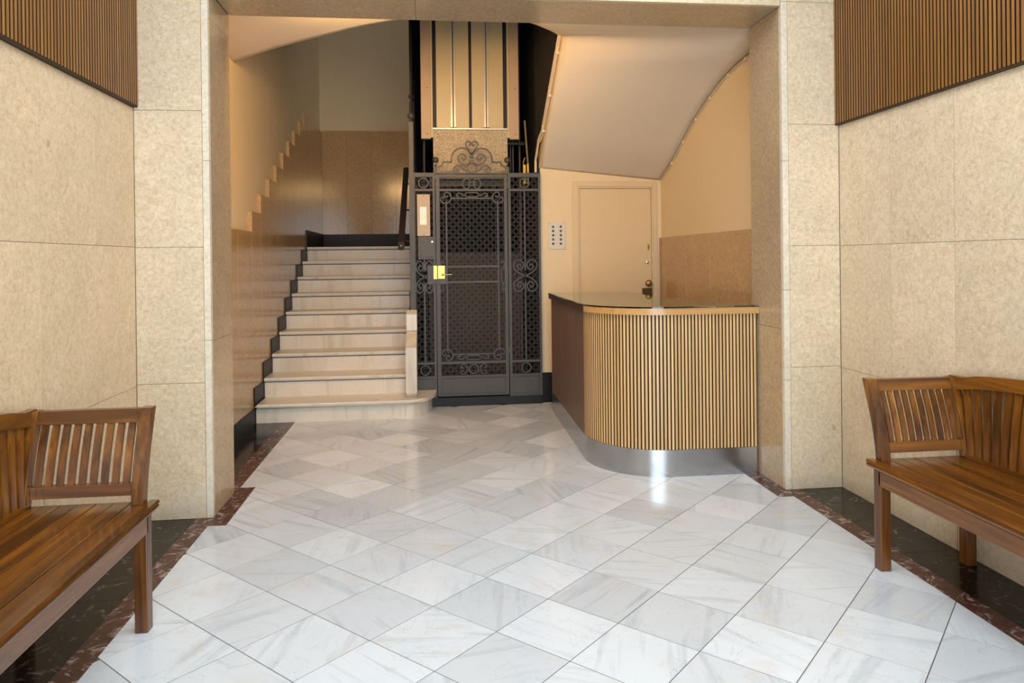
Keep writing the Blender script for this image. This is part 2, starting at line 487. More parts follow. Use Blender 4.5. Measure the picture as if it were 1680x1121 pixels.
# piers and lintel framing the inner lobby
pl_ = part('trim_1', bx(XL - .2, -1.134, PY0 + .004, PY1 - .004, 0, CEIL), 'joint')
tag(pl_, 'limestone pier between left bench and marble stairs', 'pier', None, 'structure')
slab_wall_y(pl_, PY0, -1, [XL, -1.165], [0, .701, 1.403, 2.108, 2.80, CEIL], 'stone_light')
slab_wall_y(pl_, PY0, -1, [-1.165, -1.1302], [0, .92, 1.85, 2.76, CEIL], 'stone_edge')
slab_wall_x(pl_, -1.13, 1, [PY0 + .029, PY1 - .001], [0, .916, 2.60, 2.735], 'stone_polish')
pr_ = part('trim_2', bx(1.984, XR + .2, PY0 + .004, PY1 - .004, 0, CEIL), 'joint')
tag(pr_, 'limestone pier between reception counter and right bench', 'pier', None, 'structure')
slab_wall_y(pr_, PY0, -1, [2.018, XR], [0, .692, 1.380, 2.068, 2.76, CEIL], 'stone_light')
slab_wall_y(pr_, PY0, -1, [1.9802, 2.018], [0, .62, 1.13, 1.86, 2.76, CEIL], 'stone_edge')
slab_wall_x(pr_, 1.98, -1, [PY0 + .029, PY1 - .001], [0, .909, 2.738], 'stone_polish')
li = part('trim_3', bx(-1.13, 1.98, PY0 + .03, PY1 - .004, 2.742, CEIL), 'joint')
tag(li, 'limestone lintel spanning the opening to the inner lobby', 'lintel', None, 'structure')
for a, b in ((-1.128, -.068), (-.068, 1.978)):
    part('stone_slab', bx(a + .0009, b - .0009, PY0 + .03, PY1, 2.737, 2.765, .0009), 'stone_polish', li)
    part('stone_slab', bx(a + .0009, b - .0009, PY0 + .001, PY0 + .029, 2.737, CEIL, .0009), 'stone_light', li)
ce = part('ceiling', bx(XL - .2, XR + .2, -1.4, PY0 + .01, CEIL, CEIL + .15), 'plaster')
tag(ce, 'cream plaster ceiling of the entrance hall', 'ceiling', None, 'structure')
# street wall behind the camera with its open doorway
wf = BM()
box(wf, XL, -.75, -1.3, -1.1, 0, CEIL); box(wf, 1.55, XR, -1.3, -1.1, 0, CEIL); box(wf, -.75, 1.55, -1.3, -1.1, 2.8, CEIL)
tag(part('wall_front', wf, 'stone_light'), 'limestone street wall around the open entrance doorway', 'wall', None, 'structure')

# ------------------------------------------------------------------ INNER LOBBY AND STAIRWELL SHELL
SX = -1.475                       # plaster face of the stair wall
RX = 2.155                        # right lobby wall
BY = 10.15                        # landing back wall
DYW = 6.64                        # wall with the door
TOPZ = 6.5
ws = part('wall_stair', bx(SX - .2, SX, PY1 - .02, BY + .2, 0, TOPZ), 'plaster')
tag(ws, 'cream plaster wall with polished stone dado climbing beside the stairs', 'wall', None, 'structure')
RISE, RUN, Y1 = .167, .327, 6.155
stepY = [Y1 + RUN * q for q in range(9)]
stepZ = [.157 + RISE * q for q in range(9)]
dz0 = 1.573
def dado(y0, y1, z0, z1):
    part('dado_slab', bx(SX, SX + .03, y0 + .0008, y1 - .0008, z0, z1, .0009), 'stone_dado', ws)
for a, b in ((4.331, 4.79), (4.79, 5.245), (5.245, 5.70), (5.70, Y1)): dado(a, b, .125, dz0)
for q in range(8): dado(stepY[q], stepY[q + 1], stepZ[q] - .05, dz0 + RISE * (q + 1))
yy = [stepY[8], 9.11, 9.46, 9.80, BY]
for a, b in zip(yy, yy[1:]): dado(a, b, stepZ[8] - .05, dz0 + RISE * 9)
bl = BM()
box(bl, SX, SX + .038, 4.331, Y1 + .03, 0, .127)
tag(part('baseboard_left', bl, 'black_base'), 'black stone baseboard along the stair wall', 'baseboard', None, 'structure')
# stepped black skirting beside every riser
sk = empty('baseboard_stair', (SX, Y1, 0), 'stepped black stone skirting climbing with the marble stairs', 'baseboard', None, 'structure')
for q in range(9):
    y0 = stepY[q]; y1 = stepY[q + 1] if q < 8 else BY
    z0 = stepZ[q]
    top = z0 + (RISE * .92 if q < 8 else .2)
    part('skirting_piece', bx(.0, .040, y0 - .012 - Y1, y1 + (.012 if q < 8 else 0) - Y1, z0 - .17, z0 + (.135 if q < 8 else .2), .001), 'black_base', sk)
wb = part('wall_back', bx(SX - .2, RX + .2, BY, BY + .2, 0, TOPZ), 'plaster')
tag(wb, 'plaster and stone wall at the back of the stair landing', 'wall', None, 'structure')
for q in range(11):
    a = SX + .03 + .33 * q
    if a > RX: break
    part('dado_slab', bx(a + .0008, min(a + .33, RX) - .0008, BY - .03, BY, 1.49, 3.10, .0009), 'stone_dado', wb)
tag(part('baseboard_back', bx(SX + .04, .3, BY - .04, BY - .0305, 1.49, 1.69), 'black_base'), 'black stone baseboard at the back of the landing', 'baseboard', None, 'structure')
wrs = part('wall_lobby', bx(RX, RX + .2, PY1 - .02, BY, 0, TOPZ), 'plaster')
tag(wrs, 'cream plaster wall with stone dado behind the reception counter', 'wall', None, 'structure')
for a, b in ((4.331, 4.87), (4.87, 5.40), (5.40, 5.93), (5.93, 6.639)):
    part('dado_slab', bx(RX - .022, RX, a + .0008, b - .0008, 0, 1.507, .0009), 'stone_dado', wrs)
wd_ = BM()
box(wd_, 1.012, 1.36, DYW, DYW + .12, 0, TOPZ)
box(wd_, 2.075, RX, DYW, DYW + .12, 0, TOPZ)
box(wd_, 1.36, 2.075, DYW, DYW + .12, 1.985, TOPZ)
tag(part('wall_door', wd_, 'plaster'), 'cream wall holding the painted door and intercom plate', 'wall', None, 'structure')
tag(part('baseboard_door', bx(1.012, 1.30, DYW - .02, DYW, 0, .277), 'black_base'), 'black stone baseboard below the intercom plate', 'baseboard', None, 'structure')
# upper enclosure
up = BM()
box(up, SX, RX, PY1 - .02, PY1 + .1, 2.95, TOPZ)
tag(part('wall_upper', up, 'plaster'), 'plaster wall above the lintel on the stair side', 'wall', None, 'structure')
tag(part('ceiling', bx(SX - .2, RX + .2, PY1, BY + .2, TOPZ, TOPZ + .1), 'plaster'), 'plaster ceiling at the top of the stairwell', 'ceiling', None, 'structure')

# curved soffit: inner (free) edge and outer (wall) edge
ledge = [((-1.475, 5.776, 2.85), (-1.475, 4.33, 2.86)), ((-1.153, 5.464, 2.86), (-1.15, 4.33, 2.862)), ((-.736, 5.132, 2.87), (-.74, 4.33, 2.865)),
         ((-.41, 4.934, 2.89), (-.40, 4.33, 2.868)), ((-.085, 4.829, 2.915), (-.08, 4.33, 2.87)), ((.25, 4.80, 2.93), (.34, 4.33, 2.87)),
         ((.521, 4.849, 2.935), (.80, 4.33, 2.865)), ((.702, 4.967, 2.945), (1.30, 4.33, 2.83)), ((.859, 5.15, 2.958), (1.80, 4.33, 2.765)),
         ((.94, 5.27, 2.966), (2.155, 4.33, 2.715)), ((.997, 5.376, 2.97), (2.155, 4.50, 2.70))]
rcurve = [(4.69, 2.686), (5.0, 2.655), (5.29, 2.59), (5.6, 2.49), (5.88, 2.376), (6.27, 2.19), (6.64, 2.045)]
for q, (y, z) in enumerate(rcurve):
    t = (q + 1) / len(rcurve)
    ledge.append(((1.0, 5.376 + 1.264 * t, 2.97 - .81 * t), (RX, y, z)))
I_ = spline([a for a, b in ledge], 5); O_ = spline([b for a, b in ledge], 5)
bm = BM(); NV = 16; grid = []
for a, b in zip(I_, O_):
    row = []
    for v in range(NV + 1):
        t = v / NV
        q = a.lerp(b, t)
        row.append(bm.verts.new((q.x, q.y, q.z)))
    grid.append(row)
for A, B in zip(grid, grid[1:]):
    for v in range(NV): bm.faces.new((A[v], A[v + 1], B[v + 1], B[v]))
so = part('ceiling', bm, 'soffit', smooth=True)
md = so.modifiers.new('thickness', 'SOLIDIFY'); md.thickness = .05; md.offset = 1
so.data.flip_normals() if so.data.polygons[0].normal.z > 0 else None
md.offset = -1
tag(so, 'curved cream soffit of the upper stair flight above the lobby', 'ceiling', None, 'structure')
# string fascia rising from the free edge
bm = BM(); FI = I_[50:]; n = len(FI); rg = []
for i, q in enumerate(FI):
    a, b = FI[max(i - 1, 0)], FI[min(i + 1, n - 1)]
    t = Vector((b.x - a.x, b.y - a.y)); t = t.normalized() if t.length > 1e-6 else Vector((0, 1))
    nn = Vector((t.y, -t.x)) * .04            # towards the flight side
    hh = .12
    rg.append([bm.verts.new(v) for v in ((q.x, q.y, q.z - .004), (q.x + nn.x, q.y + nn.y, q.z - .004), (q.x + nn.x, q.y + nn.y, q.z + hh), (q.x, q.y, q.z + hh))])
for A, B in zip(rg, rg[1:]):
    for j in range(4): bm.faces.new((A[j], A[(j + 1) % 4], B[(j + 1) % 4], B[j]))
bm.faces.new(rg[0]); bm.faces.new(rg[-1][::-1])
tag(part('trim_4', bm, 'paint'), 'cream fascia along the open edge of the upper flight', 'stair string', None, 'structure')

sheet = prism(BM(), [(5.376, 3.085), (6.64, 2.275), (6.64, 6.2), (5.376, 6.2)], 'x', 1.002, 1.02)  # added in place of a grille, keeps the view past the fascia dark
tag(part('added_dark_sheet', sheet, 'shaft'), 'dark sheet added to blacken the view above the open edge of the upper flight', 'wall', None, 'structure')

# ------------------------------------------------------------------ STAIRCASE
st = empty('staircase', (-.8, Y1, 0), 'nine step cream marble staircase rising to a landing left of the lift', 'stairs')
SLX, SRX = -1.432, -.222
def L(o, x, y, z=0): return (x - o.location.x, y - o.location.y, z - o.location.z)
for q in range(9):
    y0, z0 = stepY[q], stepZ[q]
    yb = (stepY[q + 1] + .02) if q < 8 else BY - .04
    ya = y0 - st.location.y; yb -= st.location.y
    xa, xb = SLX - st.location.x, SRX - st.location.x
    zr0 = (stepZ[q - 1] if q else 0)
    if q == 0:
        # rounded first step: straight front then a quarter round towards the lift
        def outline(off, yback):
            cx, cy, rx, ry = -.20 - st.location.x, .43, .215 + off, .43 + off
            pts = [(xa, -off), (cx, -off)]
            pts += [(cx + rx * sin(t * pi / 2 / 12), cy - ry * cos(t * pi / 2 / 12)) for t in range(1, 13)]
            pts += [(cx + rx, yback), (xa, yback)]
            return pts
        bm = prism(BM(), outline(.028, .45), 'z', z0 - .030, z0)
        es = [e for e in bm.edges if abs(e.verts[0].co.z - e.verts[1].co.z) < 1e-6]
        bmesh.ops.bevel(bm, geom=es, offset=.012, segments=3, affect='EDGES')
        part('tread', bm, 'stair', st, True)
        part('riser', bx(xa, SRX - st.location.x - .001, 0.012, .44, 0, z0 - .040), 'stair', st)
        pts = [p for p in outline(-.012, .44) if p[0] >= SRX - st.location.x - .001]
        pts = [(SRX + .0005 - st.location.x, .012)] + [p for p in pts if p[0] > SRX - st.location.x + .005] + [(SRX + .0005 - st.location.x, .44)]
        part('riser', prism(BM(), pts, 'z', 0, z0 - .040), 'stair', st, True)
    else:
        bm = bx(xa, xb, ya - .028, yb, z0 - .030, z0)
        es = [e for e in bm.edges if all(abs(v.co.y - (ya - .028)) < 1e-6 for v in e.verts) and abs(e.verts[0].co.z - e.verts[1].co.z) < 1e-6]
        bmesh.ops.bevel(bm, geom=es, offset=.011, segments=3, affect='EDGES')
        part('tread', bm, 'stair', st, True)
        part('riser', bx(xa, xb, ya, ya + .03, zr0, z0 - .040), 'stair', st)
# solid core so nothing shows through below the treads
bm = BM()
prism(bm, [(stepY[0] + .45 - Y1, 0)] + [p for q in range(1, 9) for p in ((stepY[q] + .03 - Y1, stepZ[q - 1] - .03), (stepY[q] + .03 - Y1, stepZ[q] - .031))] + [(BY - .05 - Y1, stepZ[8] - .031), (BY - .05 - Y1, 0)], 'x', SLX - st.location.x, SRX - .012 - st.location.x)
part('core', bm, 'grout', st)
# low marble curb at the lift side
def curb(pts, name='curb'):
    bm = prism(BM(), [(y - Y1, z) for y, z in pts], 'x', -.218 - st.location.x, -.125 - st.location.x)
    bmesh.ops.bevel(bm, geom=list(bm.edges), offset=.004, segments=2, affect='EDGES')
    part(name, bm, 'stair', st)
curb([(6.27, .158), (6.24, .19), (6.235, .58), (6.52, .70), (6.60, .70), (6.60, .158)])
curb([(6.505, .70), (6.505, .845), (6.60, .88), (6.60, .70)])
# string wall under the flight next to the lift cage
bm = BM()
prism(bm, [(6.61 - Y1, 0)] + [(6.61 - Y1, .40)] + [(BY - .05 - Y1, 1.49), (BY - .05 - Y1, 0)], 'x', SRX - .011 - st.location.x, -.19 - st.location.x)
part('string_wall', bm, 'stair', st)
# handrail on the lift side
hr = empty('handrail', (-.25, 6.36, 1.45), 'dark reddish wood handrail sloping up beside the lift cage', 'handrail')
bm = BM(); prism(bm, [(0, -.03), (0, .03), (.05, .06), (1.60, .885), (1.62, .85), (1.60, .80), (.03, -.04)], 'x', -.026, .026)
bmesh.ops.bevel(bm, geom=list(bm.edges), offset=.008, segments=2, affect='EDGES')
part('rail', bm, 'rail', hr, True)
for y in (.25, .85, 1.45):
    part('bracket', tube(BM(), [(.0, y, .53 * y - .02), (.02, y, .53 * y - .08), (.07, y, .53 * y - .09)], .008), 'iron_dark', hr)
part('end_screw', lathe(BM(), (0.0, -.003, 0), 'y', [(.001, -.003), (.004, -.002), (.004, .004)], 10), 'chrome', hr)

# ------------------------------------------------------------------ LIFT GATE
GY = 6.62
PITS = part('trim_5', bx(-.182, 1.012, GY - .02, GY + .12, 0, .078), 'black_base')
tag(PITS, 'black stone sill under the lift gate', 'sill', None, 'structure')
gate = empty('lift_gate', (.382, GY, .078), 'dark grey wrought iron lift gate with scrolls and wire mesh', 'gate')
G = gate.location
def gx(x): return x - G.x
def gz(z): return z - G.z
def gbox(x0, x1, z0, z1, y0=-.018, y1=.018, bev=0): return bx(gx(x0), gx(x1), y0, y1, gz(z0), gz(z1), bev)
def grib(pts, wd, y0=-.009, y1=.009, closed=False, bm=None): return ribbon(bm or BM(), [(gx(x), gz(z)) for x, z in pts], wd, y0, y1, closed)

def wire(parent, x0, x1, z0, z1, pitch=.0338):
    bm = BM(); hw = .00075
    def seg(xa, za, xb, zb):
        d = Vector((xb - xa, zb - za))
        if d.length < .004: return
        ribbon(bm, [(gx(xa), gz(za)), (gx(xb), gz(zb))], hw * 2, .012, .0135)
    nx, nz = int((x1 - x0) / pitch), int((z1 - z0) / pitch)
    for i in range(nx + 1): seg(x0 + i * pitch, z0, x0 + i * pitch, z1)
    for j in range(nz + 1): seg(x0, z0 + j * pitch, x1, z0 + j * pitch)
    W, H = x1 - x0, z1 - z0
    # diagonals through every other cell, both ways
    j = -2 * (nx // 2 + 1)
    while j * pitch < H:
        a = max(0, -j * pitch); b = min(W, H - j * pitch)
        if b > a: seg(x0 + a, z0 + j * pitch + a, x0 + b, z0 + j * pitch + b)
        j += 2
    j = 1
    while (j) * pitch < H + W:
        a = max(0, j * pitch - H); b = min(W, j * pitch)
        if b > a: seg(x0 + a, z0 + j * pitch - a, x0 + b, z0 + j * pitch - b)
        j += 2
    o = part('wire_mesh', bm, 'wire', parent); o['kind'] = 'stuff'
    return o

XS = [(795, 625), (720, 597), (650, 550), (612, 490), (620, 430), (660, 398), (710, 395), (755, 425), (768, 480), (745, 520), (705, 530), (672, 500), (680, 465), (710, 455), (722, 478)]
def x_scroll(parent, cx, cz, hw, hh):
    for sx in (-1, 1):
        for sz in (-1, 1):
            pts = [(cx + sx * (795 - x) / 190 * hw * -1 * -1, cz + sz * (625 - y) / 235 * hh) for x, y in XS]
            part('scroll', grib(spline(pts, 4), .0095), 'iron', parent)

def side_panel(x0, x1, st0, st1, cx, hw, with_plate):
    sp = link('side_panel', None, gate)
    a, b = x0 + st0, x1 - st1
    part('stile', gbox(x0, a, .078, 2.10), 'iron', sp); part('stile', gbox(b, x1, .078, 2.10), 'iron', sp)
    for z0, z1 in ((2.072, 2.10), (1.944, 1.966), (.382, .403), (.258, .277), (.078, .094)): part('rail', gbox(a, b, z0, z1), 'iron', sp)
    part('kick_panel', gbox(a, b, .094, .258, -.006, .006), 'iron', sp)
    bm = BM(); box(bm, gx(a + .012), gx(b - .012), -.010, -.006, gz(.106), gz(.246)); part('raised_field', bm, 'iron', sp)
    part('ring', grib(circ(cx, 2.019, .043), .010, closed=True), 'iron', sp)
    part('ring', grib(circ(cx, .330, .042), .010, closed=True), 'iron', sp)
    if not with_plate: part('rod', gbox(cx - .006, cx + .006, 1.225, 1.944, -.006, .006), 'iron', sp)
    else: part('rod', gbox(cx - .006, cx + .006, 1.225, 1.33, -.006, .006), 'iron', sp)
    part('rod', gbox(cx - .006, cx + .006, .403, 1.115, -.006, .006), 'iron', sp)
    x_scroll(sp, cx, 1.172, hw, .144)
    wire(sp, a, b, .277, 2.072)
    return sp
lp = side_panel(-.14, .048, .008, .021, -.054, .078, True)
rp = side_panel(.709, 1.008, .024, .021, .862, .112, False)
# call plate and key box on the left panel
cp = part('call_plate', gbox(-.113, .002, 1.540, 1.916, -.026, -.0185, .002), 'plate_beige', gate)
part('button_field', gbox(-.089, -.029, 1.642, 1.802, -.030, -.026, .001), 'plate_white', cp)
part('push_button', gbox(-.071, -.046, 1.698, 1.726, -.035, -.030, .002), 'brass', cp)
for z in (1.904, 1.552): part('screw', lathe(BM(), (gx(-.055), -.026, gz(z)), 'y', [(.004, -.002), (.004, .001)], 8), 'black_plastic', cp)
kb = part('key_box', gbox(-.108, .050, 1.330, 1.535, -.024, -.0185, .002), 'iron', gate)
part('key_box_lid', gbox(-.084, .040, 1.350, 1.512, -.031, -.024, .002), 'iron', kb)
part('key_button', lathe(BM(), (gx(.018), -.031, gz(1.488)), 'y', [(.006, -.005), (.009, -.003), (.009, .001)], 12), 'chrome', kb)

door = link('door_leaf', None, gate)
part('stile', gbox(.054, .089, .092, 2.092, -.020, .016), 'iron', door); part('stile', gbox(.672, .701, .092, 2.092, -.020, .016), 'iron', door)
for z0, z1 in ((2.068, 2.092), (1.944, 1.964), (.382, .404), (.258, .277), (.092, .106)): part('rail', gbox(.089, .672, z0, z1, -.020, .016), 'iron', door)
part('kick_panel', gbox(.089, .672, .106, .258, -.006, .006), 'iron', door)
part('raised_field', gbox(.102, .659, .118, .246, -.010, -.006), 'iron', door)
MZ = 1.174
def tp(x, y): return (.0885 + (x - 408) * .00069, 2.063 - (y - 100) * .00069)
def mx(P): return [(2 * .3815 - x, z) for x, z in P]
def mz(P): return [(x, 2 * MZ - z) for x, z in P]
corner = [tp(*q) for q in [(465, 372), (455, 355), (432, 358), (420, 385), (440, 415), (490, 428), (540, 405), (560, 355), (545, 305), (505, 285), (475, 305), (480, 345), (510, 345), (512, 328)]]
tail = [tp(*q) for q in [(745, 322), (715, 326), (690, 308), (660, 298), (635, 312), (632, 335), (652, 345), (662, 330)]]
oval = [tp(x, y) for x, y in [(745, 318), (760, 296), (800, 290), (866, 290), (908, 296), (922, 318), (908, 340), (866, 346), (800, 346), (760, 340)]]
for P in (corner, mx(corner), mz(corner), mx(mz(corner))): part('scroll', grib(spline(P, 4), .010), 'iron', door)
for P in (tail, mx(tail), mz(tail), mx(mz(tail))): part('scroll', grib(spline(P, 4), .009), 'iron', door)
for P in (oval, mz(oval)): part('oval_ring', grib(spline(P, 3, True), .009, closed=True), 'iron', door)
lyre = [tp(*q) for q in [(770, 192), (790, 185), (800, 207), (775, 236), (735, 228), (712, 180), (730, 126), (765, 108), (800, 125), (800, 152), (775, 156)]]
for P in (lyre, mx(lyre)): part('scroll', grib(spline(P, 4), .009), 'iron', door)
part('ring', grib(circ(.3815, 2.012, .018, 20), .008, closed=True), 'iron', door)
part('ring', grib(circ(.3815, .331, .042), .010, closed=True), 'iron', door)
cs = [(.3815 + (x - 650) / 1520, .331 + (380 - y) / 1520) for x, y in [(505, 358), (485, 365), (475, 345), (490, 318), (520, 312), (550, 340), (558, 385), (545, 425), (515, 450), (485, 440), (475, 420), (490, 402), (508, 412)]]
for P in (cs, mx(cs)): part('scroll', grib(spline(P, 4), .009), 'iron', door)
for x in (.148, .615): part('rod', gbox(x - .006, x + .006, .490, 1.858, -.006, .006), 'iron', door)
for z in (1.880, .466): part('rod', gbox(.195, .568, z - .006, z + .006, -.006, .006), 'iron', door)
for z in (1.261, 1.121): part('cross_bar', gbox(.154, .609, z - .0085, z + .0085, -.008, .008), 'iron', door)
vt = [(.660, 1.247), (.669, 1.275), (.668, 1.300), (.655, 1.310), (.644, 1.300), (.652, 1.291)]
vo = [(.660, 1.244), (.645, 1.232), (.642, 1.175), (.645, 1.118), (.660, 1.104), (.675, 1.118), (.678, 1.175), (.675, 1.232)]
vb = [(2 * .660 - x, 2 * 1.174 - z) for x, z in vt]
for P in (vt, vb, mx(vt), mx(vb)): part('scroll', grib(spline(P, 4), .008), 'iron', door)
part('oval_ring', grib(spline(vo, 3, True), .008, closed=True), 'iron', door)
wire(door, .089, .672, .277, 2.068)
lk = part('lock_plate', gbox(.054, .152, 1.105, 1.273, -.026, -.020, .001), 'iron', door)
part('lock_case', gbox(.066, .128, 1.154, 1.272, -.036, -.0262, .0015), 'brass', door)
part('handle', tube(BM(), [(gx(.108), -.036, gz(1.190)), (gx(.108), -.055, gz(1.190)), (gx(.115), -.060, gz(1.190)), (gx(.188), -.060, gz(1.194)), (gx(.191), -.060, gz(1.194))], .0042), 'chrome', door)
part('handle_rose', lathe(BM(), (gx(.108), -.036, gz(1.190)), 'y', [(.011, -.004), (.013, 0)], 14), 'brass_dull', door)
kl = part('keeper_plate', gbox(-.026, .053, 1.105, 1.273, -.025, -.0188, .001), 'iron', gate)
part('keeper', gbox(.027, .060, 1.151, 1.272, -.038, -.0255, .0015), 'brass', kl)
for z in (2.0, .5): part('hinge', lathe(BM(), (gx(.7045), -.012, gz(z)), 'z', [(.006, -.03), (.006, .03)], 10), 'iron', gate)
part('top_bar', gbox(-.14, 1.008, 2.100, 2.110, -.022, .022), 'iron', gate)
# crest above the door
crest = link('crest', None, gate)
def cq(x, y): return (.385 + (x - 780) / 1906, 2.104 + (690 - y) / 1906)
def cmx(P): return [(.77 - x, z) for x, z in P]
outl = [cq(*q) for q in [(195, 568), (235, 560), (268, 532), (280, 500)]]
hump = [cq(*q) for q in [(425, 490), (430, 420), (460, 335), (525, 270), (610, 248), (690, 270), (748, 335), (776, 405)]]
heart = [cq(*q) for q in [(780, 360), (735, 285), (688, 215), (680, 168), (705, 136), (745, 135), (770, 165), (765, 190), (742, 196), (731, 178)]]
spir = [cq(*q) for q in [(772, 450), (738, 505), (680, 540), (610, 525), (557, 472), (545, 410), (580, 365), (640, 355), (680, 395), (670, 440), (632, 450), (606, 425), (622, 402)]]
low = [cq(*q) for q in [(705, 668), (640, 610), (580, 560), (520, 550), (470, 590), (465, 640), (495, 672), (540, 665), (550, 635), (525, 610), (503, 630)]]
for P in (outl, hump, heart, spir, low):
    for Q in (P, cmx(P)): part('scroll', grib(spline(Q, 4), .0135, -.008, .008), 'iron', crest)
led = [cq(278, 490), cq(430, 490)]
for Q in (led, cmx(led)): part('scroll', grib(Q, .0135, -.008, .008), 'iron', crest)
part('ring', grib(circ(.385, 2.157, .042), .0115, -.008, .008, True), 'iron', crest)
part('collar', gbox(.368, .402, 2.245, 2.262, -.012, .012, .003), 'iron', crest)
for x in (.058, .707):
    bm = gbox(x - .016, x + .016, 2.110, 2.165, -.014, .014)
    lathe(bm, (gx(x), 0, gz(2.165)), 'z', [(.014, 0), (.010, .012), (.008, .025)], 14)
    lathe(bm, (gx(x), 0, gz(2.228)), 'z', ball(None, .028), 16)
    part('finial', bm, 'iron', crest, True)

# ------------------------------------------------------------------ LIFT CAGE (posts, mesh sides) and CAR
cage = empty('lift_cage', (.40, 7.3, 0), 'dark iron lift cage with ball topped posts beside the stairs', 'lift cage')
C0 = cage.location
def post(x, y, z1, w_=.021):
    o = part('cage_post', bx(x - w_ - C0.x, x + w_ - C0.x, y - w_ - C0.y, y + w_ - C0.y, 0, z1, .002), 'iron', cage)
    bm = BM(); lathe(bm, (x - C0.x, y - C0.y, z1), 'z', [(.018, 0), (.012, .015), (.009, .03)], 12)
    lathe(bm, (x - C0.x, y - C0.y, z1 + .054), 'z', ball(None, .030), 14)
    part('finial', bm, 'iron', o, True)
post(-.161, 6.62, 2.57)
post(-.166, 7.15, 2.86); post(-.166, 7.65, 3.12); post(-.168, 8.15, 3.38); post(-.168, 8.66, 3.90)
bm = BM()
for y in (6.9, 7.4, 7.9, 8.4): box(bm, -.176 - C0.x, -.156 - C0.x, y - .008 - C0.y, y + .008 - C0.y, .5, 4.6)
part('side_bars', bm, 'iron_dark', cage)
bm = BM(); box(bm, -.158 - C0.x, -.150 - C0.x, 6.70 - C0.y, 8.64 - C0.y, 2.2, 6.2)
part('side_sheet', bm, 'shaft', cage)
# mesh on the stair side
bm = BM(); pt = .05
yy0, yy1 = 6.66, 8.64
def sseg(ya, za, yb, zb):
    d = Vector((yb - ya, zb - za))
    if d.length < .01: return
    nn = Vector((-d.y, d.x)).normalized() * .0015
    vs = [bm.verts.new((-.154 - C0.x + dx, ya - C0.y + s * nn.x, za + s * nn.y)) for dx in (0, .002) for s in (-1, 1)]
    ve = [bm.verts.new((-.154 - C0.x + dx, yb - C0.y + s * nn.x, zb + s * nn.y)) for dx in (0, .002) for s in (-1, 1)]
    for a, b in ((0, 1), (1, 3), (3, 2), (2, 0)): bm.faces.new((vs[a], vs[b], ve[b], ve[a]))
q = yy0
while q < yy1: sseg(q, .3, q, 2.2); q += pt
q = .3
while q < 2.2: sseg(yy0, q, yy1, q); q += pt
o = part('side_mesh', bm, 'wire', cage); o['kind'] = 'stuff'
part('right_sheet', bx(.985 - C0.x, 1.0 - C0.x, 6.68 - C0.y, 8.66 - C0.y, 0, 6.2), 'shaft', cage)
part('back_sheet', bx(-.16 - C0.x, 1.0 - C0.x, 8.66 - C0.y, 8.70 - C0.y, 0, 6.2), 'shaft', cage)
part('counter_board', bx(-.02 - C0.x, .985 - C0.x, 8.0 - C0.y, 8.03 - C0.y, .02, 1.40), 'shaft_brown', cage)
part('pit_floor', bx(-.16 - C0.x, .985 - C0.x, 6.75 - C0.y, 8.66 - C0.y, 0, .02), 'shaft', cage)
part('guide_rail', bx(.868 - C0.x, .884 - C0.x, 7.05 - C0.y, 7.09 - C0.y, .05, 6.0), 'shaft_brown', cage)
part('guide_rail', bx(-.06 - C0.x, -.044 - C0.x, 7.05 - C0.y, 7.09 - C0.y, .05, 6.0), 'iron_dark', cage)
# standing rods and pipe above the right gate panel
tag(part('vertical_conduit', tube(BM(), [(.925, 6.76, 2.112), (.915, 6.76, 2.25), (.893, 6.77, 2.62)],   .009), 'conduit_dull', None, True), 'thin dull brown upright tube above the gate beside the yellow boxes', 'pipe')

car = empty('lift_car', (.39, 6.85, 2.10), 'cream panelled lift car standing above the gate', 'lift car')
K = car.location
def cbox(x0, x1, z0, z1, y0, y1, bev=0): return bx(x0 - K.x, x1 - K.x, y0 - K.y, y1 - K.y, z0 - K.z, z1 - K.z, bev)
CT = 4.9
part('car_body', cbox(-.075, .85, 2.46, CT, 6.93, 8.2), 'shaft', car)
part('car_floor_beam', cbox(.0, .77, 2.02, 2.10, 6.93, 8.1), 'shaft_blue', car)
part('apron', cbox(.038, .737, 2.085, 2.540, 6.84, 6.856, .002), 'granular', car)
part('sill', cbox(.034, .741, 2.540, 2.556, 6.815, 6.87, .003), 'chrome_strip', car)
for x0, x1 in ((.073, .202), (.256, .378), (.405, .516), (.562, .701)): part('door_panel', cbox(x0, x1, 2.556, CT, 6.86, 6.875, .001), 'car_panel', car)
for x0, x1 in ((.202, .226), (.234, .256), (.516, .538), (.545, .562)): part('metal_strip', cbox(x0, x1, 2.56, CT, 6.85, 6.862, .002), 'chrome_strip', car)
for x0, x1 in ((.226, .234), (.538, .545)): part('door_gap', cbox(x0, x1, 2.56, CT, 6.862, 6.868), 'iron_dark', car)
part('mullion', cbox(.378, .405, 2.556, CT, 6.872, 6.885), 'iron_dark', car)
for x in (.230, .5415): part('guide_shoe', cbox(x - .028, x + .028, 2.556, 2.566, 6.84, 6.86, .001), 'iron_dark', car)
for x0, x1 in ((.038, .073), (.701, .737)): part('jamb_strip', cbox(x0, x1, 2.556, CT, 6.88, 6.89), 'iron_dark', car)
for x0, x1, e0, e1 in ((-.071, .020, .020, .038), (.757, .846, .737, .757)):
    o = part('car_post', cbox(x0, x1, 2.455, CT, 6.83, 6.90, .004), 'car_post', car)
    part('post_lip', cbox(e0, e1, 2.47, CT, 6.845, 6.87, .002), 'car_panel', car)
    xm = (x0 + x1) / 2
    for z in (2.50, 2.93): part('bolt', lathe(BM(), (xm + .012 - K.x, 6.83 - K.y, z - K.z), 'y', [(.003, -.004), (.005, -.002), (.005, .001)], 8), 'iron_dark', o)
part('under_bracket', tube(BM(), [(.74 - K.x, 6.87 - K.y, 2.42 - K.z), (.90 - K.x, 6.87 - K.y, 2.42 - K.z)], .018), 'iron_dark', car)
